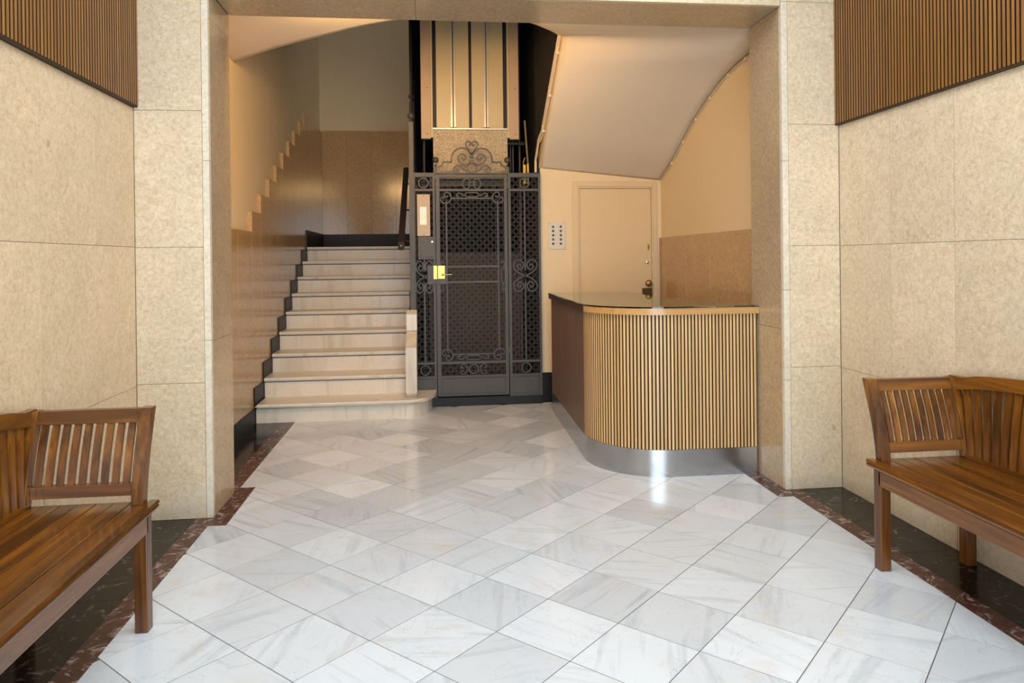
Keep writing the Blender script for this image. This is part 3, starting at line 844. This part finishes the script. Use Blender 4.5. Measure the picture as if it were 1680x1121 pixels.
for x, z0 in ((-.045, 2.10), (.775, 2.12), (.80, 2.15)): part('hanger_rod', tube(BM(), [(x - K.x, 6.95 - K.y, z0 - K.z), (x - K.x, 6.95 - K.y, 2.46 - K.z)], .008), 'iron', car)

# yellow switch boxes peeking over the right gate panel
yb = part('switch_box', bx(.862, .886, 6.675, 6.72, 2.02, 2.195, .003), 'yellow')
tag(yb, 'taller yellow switch box with a bent wire, behind the gate top', 'switch box')
part('bent_wire', tube(BM(), [(.865, 6.69, 2.194), (.866, 6.69, 2.22), (.880, 6.69, 2.262)], .003), 'yellow', yb)
y2 = part('switch_box', bx(.898, .914, 6.675, 6.72, 2.02, 2.205, .003), 'yellow')
tag(y2, 'narrower yellow switch box next to the brown upright tube', 'switch box')
tag(part('bracket', bx(.862, .886, 6.72, 6.735, 1.95, 2.05), 'iron_dark', yb))

# conduits along the open edge of the upper flight
def edge_pt(t, up=0.0, out=0.0): return (1.0 - out, 5.376 + 1.264 * t, 2.97 - .81 * t + up)
cd = empty('cable_conduit', edge_pt(.5), 'pair of cream conduits clipped down the edge of the sloping soffit', 'conduit')
P0 = Vector(cd.location)
for up_, out, r in ((.09, .012, .011), (.04, .010, .008)):
    pts = [Vector(edge_pt(t, up_, out)) - P0 for t in (0, .2, .4, .6, .75)]
    pts += [Vector((.985 - out, 6.46, 2.34 + up_ * .5)) - P0, Vector((.975 - out, 6.57, 2.22)) - P0, Vector((.975 - out, 6.58, 2.113)) - P0]
    part('conduit_tube', tube(BM(), pts, r), 'conduit', cd, True)
for t in (.12, .42, .70):
    a = Vector(edge_pt(t, .065, .012)) - P0
    part('clip', bx(a.x - .010, a.x + .012, a.y - .007, a.y + .007, a.z - .045, a.z + .045, .002), 'conduit', cd)
# thin cable where the soffit meets the right wall
wc = [(RX - .008, y, z - .010) for y, z in [(4.36, 2.702)] + rcurve[:-1]] + [(RX - .008, 6.60, 2.05)]
ca = part('cable', tube(BM(), spline(wc, 5), .0055), 'conduit', None, True)
tag(ca, 'thin cream cable clipped along the curved line where soffit meets right wall', 'cable')
for y, z in ((4.75, 2.675), (5.05, 2.637), (5.4, 2.55), (5.7, 2.445), (6.0, 2.31), (6.3, 2.17)):
    part('clip', bx(RX - .016, RX, y - .012, y + .012, z - .020, z + .004, .002), 'conduit', ca)

# hidden lamp on the back of the lintel that lights the lobby
lm = empty('lintel_lamp', (-.15, PY1, 2.828), 'slim warm lamp fixed to the back of the stone lintel', 'lamp')
part('fixture', bx(-.72, .72, -.003, .030, -.028, .028, .003), 'plate_white', lm)
df = part('diffuser', bx(-.70, .70, -.0025, .0025, -.022, .022, .001), 'glow', lm, loc=(0, .036, 0)); df.rotation_euler = (-radians(18), 0, 0)

# ------------------------------------------------------------------ DOOR, INTERCOM
d1 = empty('door_1', (1.70, DYW, 0), 'cream painted door with brass lock behind the reception counter', 'door', None, 'structure')
D = d1.location
def dbox(x0, x1, z0, z1, y0, y1, bev=0): return bx(x0 - D.x, x1 - D.x, y0, y1, z0, z1, bev)
FR = [(1.308, 1.362), (2.062, 2.103)]
part('door_frame', dbox(1.308, 1.362, 0, 2.036, -.014, .0, .003), 'paint', d1)
part('door_frame', dbox(2.075, 2.112, 0, 2.036, -.014, .0, .003), 'paint', d1)
part('door_frame', dbox(1.362, 2.075, 1.988, 2.036, -.014, .0, .003), 'paint', d1)
part('inner_stop', dbox(1.362, 1.377, 0, 1.988, -.006, .03, .002), 'paint', d1)
part('inner_stop', dbox(2.062, 2.075, 0, 1.988, -.006, .03, .002), 'paint', d1)
part('inner_stop', dbox(1.377, 2.062, 1.973, 1.988, -.006, .03, .002), 'paint', d1)
part('door_leaf', dbox(1.380, 2.059, .005, 1.970, .004, .045, .002), 'paint', d1)
for z in (1.86, 1.04): part('hinge', lathe(BM(), (1.379 - D.x, -.004, z), 'z', [(.006, -.035), (.006, .035)], 10), 'paint', d1)
part('escutcheon', bx(2.022 - D.x, 2.040 - D.x, -.001, .004, 1.395, 1.450, .002), 'brass_dull', d1)
part('keyhole', bx(2.028 - D.x, 2.034 - D.x, -.0025, -.001, 1.41, 1.43), 'black_plastic', d1)
part('latch_turn', lathe(BM(), (2.014 - D.x, .004, 1.282), 'y', [(.004, -.024), (.014, -.020), (.017, -.006), (.019, 0)], 16), 'chrome', d1, True)
part('door_knob', lathe(BM(), (2.020 - D.x, .004, 1.085), 'y', [(.004, -.062), (.024, -.056), (.032, -.042), (.028, -.028), (.012, -.018), (.012, -.006), (.024, -.003), (.024, 0)], 20), 'brass_dull', d1, True)
lb = part('lock_box', bx(1.966 - D.x, 2.058 - D.x, -.020, .004, .925, 1.040, .002), 'brass_dark', d1)
part('lock_cylinder', lathe(BM(), (2.018 - D.x, -.020, .965), 'y', [(.003, -.012), (.010, -.010), (.012, 0)], 14), 'brass_dull', lb, True)

ic = empty('intercom_plate', (1.1625, DYW, 1.41), 'cream intercom plate with ten black buttons beside the lift gate', 'intercom')
part('plate', bx(-.0815, .0815, -.008, 0, 0, .255, .003), 'plate_pale', ic)
for rw in range(5):
    for s in (-1, 1):
        b = part('button', lathe(BM(), (s * .036, -.008, .052 + .039 * rw), 'y', [(.006, -.005), (.0105, -.004), (.0115, 0)], 14), 'black_plastic', ic, True)
        part('button_centre', lathe(BM(), (s * .036, -.013, .052 + .039 * rw), 'y', [(.002, -.001), (.003, 0)], 8), 'brass_dull', b)
for sx in (-1, 1):
    for z in (.016, .239): part('screw', lathe(BM(), (sx * .066, -.008, z), 'y', [(.003, -.002), (.004, 0)], 8), 'iron', ic)

# ------------------------------------------------------------------ RECEPTION COUNTER
ct = empty('reception_counter', (1.45, 4.72, 0), 'rounded oak slat reception counter with glass top and steel plinth', 'counter')
T = ct.location
def cpath(off, n=22):
    """outer plan path offset outward by off, relative to the counter's base"""
    pts = []
    a, b = Vector((1.045, 6.30)), Vector((1.0, 4.72))
    for q in range(9): v = a.lerp(b, q / 8); pts.append((v.x - off, v.y))
    for q in range(1, n + 1):
        t = pi / 2 * q / n
        pts.append((1.45 - (.45 + off) * cos(t), 4.72 - (.47 + off) * sin(t)))
    for q in range(1, 5): pts.append((1.45 + .517 * q / 4, 4.25 - off))
    return [(x - T.x, y - T.y) for x, y in pts]
def band(off_out, off_in, z0, z1, endx=0.0, i0=0, i1=None):
    A, B = cpath(off_out)[i0:i1], cpath(off_in)[i0:i1]
    if endx: A[-1] = (A[-1][0] + endx, A[-1][1]); B[-1] = (B[-1][0] + endx, B[-1][1])
    bm = BM(); rg = [[bm.verts.new(v) for v in ((a[0], a[1], z0), (b[0], b[1], z0), (b[0], b[1], z1), (a[0], a[1], z1))] for a, b in zip(A, B)]
    for P, Q in zip(rg, rg[1:]):
        for j in range(4): bm.faces.new((P[j], P[(j + 1) % 4], Q[(j + 1) % 4], Q[j]))
    bm.faces.new(rg[0]); bm.faces.new(rg[-1][::-1])
    return bm
part('plinth', band(.002, -.03, 0, .162), 'steel', ct, True)
part('backing', band(-.016, -.035, .162, .978), 'oak_back', ct, True)
part('top_edge', band(.022, -.06, .977, 1.016, .012, 10), 'oak_edge', ct, True)
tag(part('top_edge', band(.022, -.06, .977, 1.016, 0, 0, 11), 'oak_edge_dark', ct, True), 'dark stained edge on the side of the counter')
# worktop and glass: area between the path and an inner offset
def topslab(off, z0, z1, endx):
    A = cpath(off); A[-1] = (A[-1][0] + endx, A[-1][1])
    inner = [(A[-1][0], A[-1][1] + .62), (.42, .62 - .47), (.30, .30), (.26, .60), (.26, A[0][1])]
    return prism(BM(), A + inner, 'z', z0, z1)
part('worktop', topslab(-.055, .985, 1.0155, .012), 'oak_edge', ct)
part('glass_top', topslab(.024, 1.0165, 1.0255, .022), 'glass', ct)
# inside face of the counter
part('inner_lining', band(-.036, -.05, .02, .977), 'oak_back', ct, True)
# slats along the path
P = [Vector(q) for q in cpath(-.0155, 60)]
seglen = [(b - a).length for a, b in zip(P, P[1:])]; tot = sum(seglen)
def flanks(me, mat):
    me.materials.append(MT[mat])
    for f in me.polygons:
        if abs(f.normal.x) > .6: f.material_index = 1
    return me
pitch = .0216; n = int((tot - .008) / pitch)
sm = flanks(mesh_of(bx(-.0069, .0069, -.0165, 0, .163, .977, .0015), 'slat', 'oak'), 'oak_flank')
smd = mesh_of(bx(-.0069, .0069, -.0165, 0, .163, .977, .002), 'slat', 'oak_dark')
for q in range(n):
    s = tot - .008 - pitch * q
    i = 0
    while i < len(seglen) - 1 and s > seglen[i]: s -= seglen[i]; i += 1
    a, b = P[i], P[i + 1]; t = (b - a).normalized(); c = a + t * s
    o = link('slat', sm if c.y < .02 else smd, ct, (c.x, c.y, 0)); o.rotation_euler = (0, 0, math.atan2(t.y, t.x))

# ------------------------------------------------------------------ BENCHES
def bench(wx, s, yend, depth, length, nend, label):
    """corner bench: wall at x=wx, room towards s; far end back at yend; seat runs towards the camera"""
    root = empty('corner_bench', (wx, yend, 0), label, 'bench')
    X = lambda u: s * u
    Y = lambda v: -v
    SD = depth
    ZS, ZT = .455, .785
    def B(u0, u1, v0, v1, z0, z1, bev=.003): return bx(X(u0), X(u1), Y(v0), Y(v1), z0, z1, bev)
    # seat planks run along the wall
    n = 7; u0, u1 = .05, SD - .012; wd = (u1 - u0) / n
    for q in range(n): part('seat_plank', B(u0 + wd * q + .0013, u0 + wd * (q + 1) - .0013, .0, length, .432, ZS - .001 + (.0005 if q % 2 else 0), .002), 'bench_y', root)
    prof = [(SD - .014, .417), (SD - .004, .417), (SD + .010, .424), (SD + .016, .433), (SD + .012, .440), (SD + .018, .446), (SD + .014, ZS), (SD - .014, ZS)]
    bm = prism(BM(), [(X(u), z) for u, z in prof], 'y', Y(-.012), Y(length + .012)); part('seat_moulding', bm, 'bench_y', root)
    part('apron', B(SD - .020, SD - .002, .045, length - .045, .355, .418), 'bench_y', root)
    part('apron', B(.06, SD - .05, .012, .030, .36, .431), 'bench_x', root)
    part('apron', B(.06, SD - .05, length - .030, length - .012, .36, .431), 'bench_x', root)
    for v0 in (.012, length - .060):
        for a in (SD - .048, .035):
            bm = BM(); b0 = .004
            bm = B(a, a + .046, v0, v0 + .048, 0, .418 if a > .1 else .432, .004)
            part('leg', bm, 'bench_z', root)
    # curved lean of a back: offset as a function of height
    def lean(z): t = max(0, (z - .455) / .33); return .095 * t ** 1.5
    def curved(name, u0, u1, th, z0, z1, mat, sgn=1, vb=.0, nseg=7):
        """upright running in u (end back), leaning away in -v"""
        bm = BM(); rg = []
        for q in range(nseg + 1):
            z = z0 + (z1 - z0) * q / nseg; v = vb - lean(z) * sgn
            rg.append([bm.verts.new(p) for p in ((X(u0), Y(v), z), (X(u1), Y(v), z), (X(u1), Y(v + th), z), (X(u0), Y(v + th), z))])
        for A, Bq in zip(rg, rg[1:]):
            for j in range(4): bm.faces.new((A[j], A[(j + 1) % 4], Bq[(j + 1) % 4], Bq[j]))
        bm.faces.new(rg[0]); bm.faces.new(rg[-1][::-1])
        es = [e for e in bm.edges if abs(e.verts[0].co.z - e.verts[1].co.z) > .01]
        bmesh.ops.bevel(bm, geom=es, offset=.002, segments=1, affect='EDGES')
        return part(name, bm, mat, root, True)
    for side, vb, sg in (('far', .0, 1), ('near', length - .045, -1)):
        pu0, pu1 = SD - .062, SD - .020
        curved('back_post', pu0, pu1, .045, ZS, ZT, 'bench_z', sg, vb)
        curved('back_post', .03, .068, .045, ZS, ZT - .002, 'bench_z', sg, vb)
        curved('top_rail', .068, pu0, .030, .735, ZT - .003, 'bench_x', sg, vb + .006)
        curved('bottom_rail', .068, pu0, .030, .487, .528, 'bench_x', sg, vb + .006)
        ww = (pu0 - .068) / (nend * 1.0 + (nend + 1) * .62)
        for q in range(nend):
            a = .068 + ww * .62 + q * ww * 1.62
            curved('back_slat', a, a + ww, .014, .526, .738, 'bench_z', sg, vb + .014)
    # back along the wall, leaning slightly to it
    def wl(z): t = max(0, (z - .455) / .33); return .052 - .034 * t ** 1.4
    def rise(v): return .06 * max(0, sin(pi * min(max(v, 0), length) / length)) ** .6
    def shear(v, z): return -lean(z) * max(0, 1 - max(v, 0) / .25)
    def wallbar(name, v0, v1, th, z0, z1, mat, follow, nv=24):
        bm = BM(); rg = []
        for q in range(nv + 1):
            v = v0 + (v1 - v0) * q / nv; e = rise(v) if follow else 0
            ua, ub = wl(z0), wl(z1)
            rg.append([bm.verts.new(p) for p in ((X(ua), Y(v), z0 + e), (X(ub), Y(v), z1 + e), (X(ub + th), Y(v), z1 + e), (X(ua + th), Y(v), z0 + e))])
        for A, Bq in zip(rg, rg[1:]):
            for j in range(4): bm.faces.new((A[j], A[(j + 1) % 4], Bq[(j + 1) % 4], Bq[j]))
        bm.faces.new(rg[0]); bm.faces.new(rg[-1][::-1])
        return part(name, bm, mat, root, True)
    wallbar('top_rail', -.085, length + .03, .030, .735, .788, 'bench_y', True)
    wallbar('bottom_rail', .05, length - .05, .024, .456, .474, 'bench_y', False, 1)
    pitch = .0445; k = int((length - .07) / pitch)
    for q in range(k):
        v = .012 + pitch * q
        zt = .738 + rise(v)
        bm = BM(); rg = []
        for m in range(8):
            z = .46 + (zt - .46) * m / 7; u = wl(min(z, .788)) + .007; vs = v + shear(v, min(z, .78))
            rg.append([bm.verts.new(p) for p in ((X(u), Y(vs), z), (X(u), Y(vs + .030), z), (X(u + .014), Y(vs + .030), z), (X(u + .014), Y(vs), z))])
        for A, Bq in zip(rg, rg[1:]):
            for j in range(4): bm.faces.new((A[j], A[(j + 1) % 4], Bq[(j + 1) % 4], Bq[j]))
        bm.faces.new(rg[0]); bm.faces.new(rg[-1][::-1])
        part('back_slat', bm, 'bench_z', root, True)
    return root
bench(XL, 1, 2.790, .485, 1.80, 9, 'glossy brown wooden corner bench with its end back and one leg showing on the left')
bench(XR, -1, 2.905, .470, 1.80, 10, 'glossy brown wooden corner bench with its end back and two legs showing on the right')
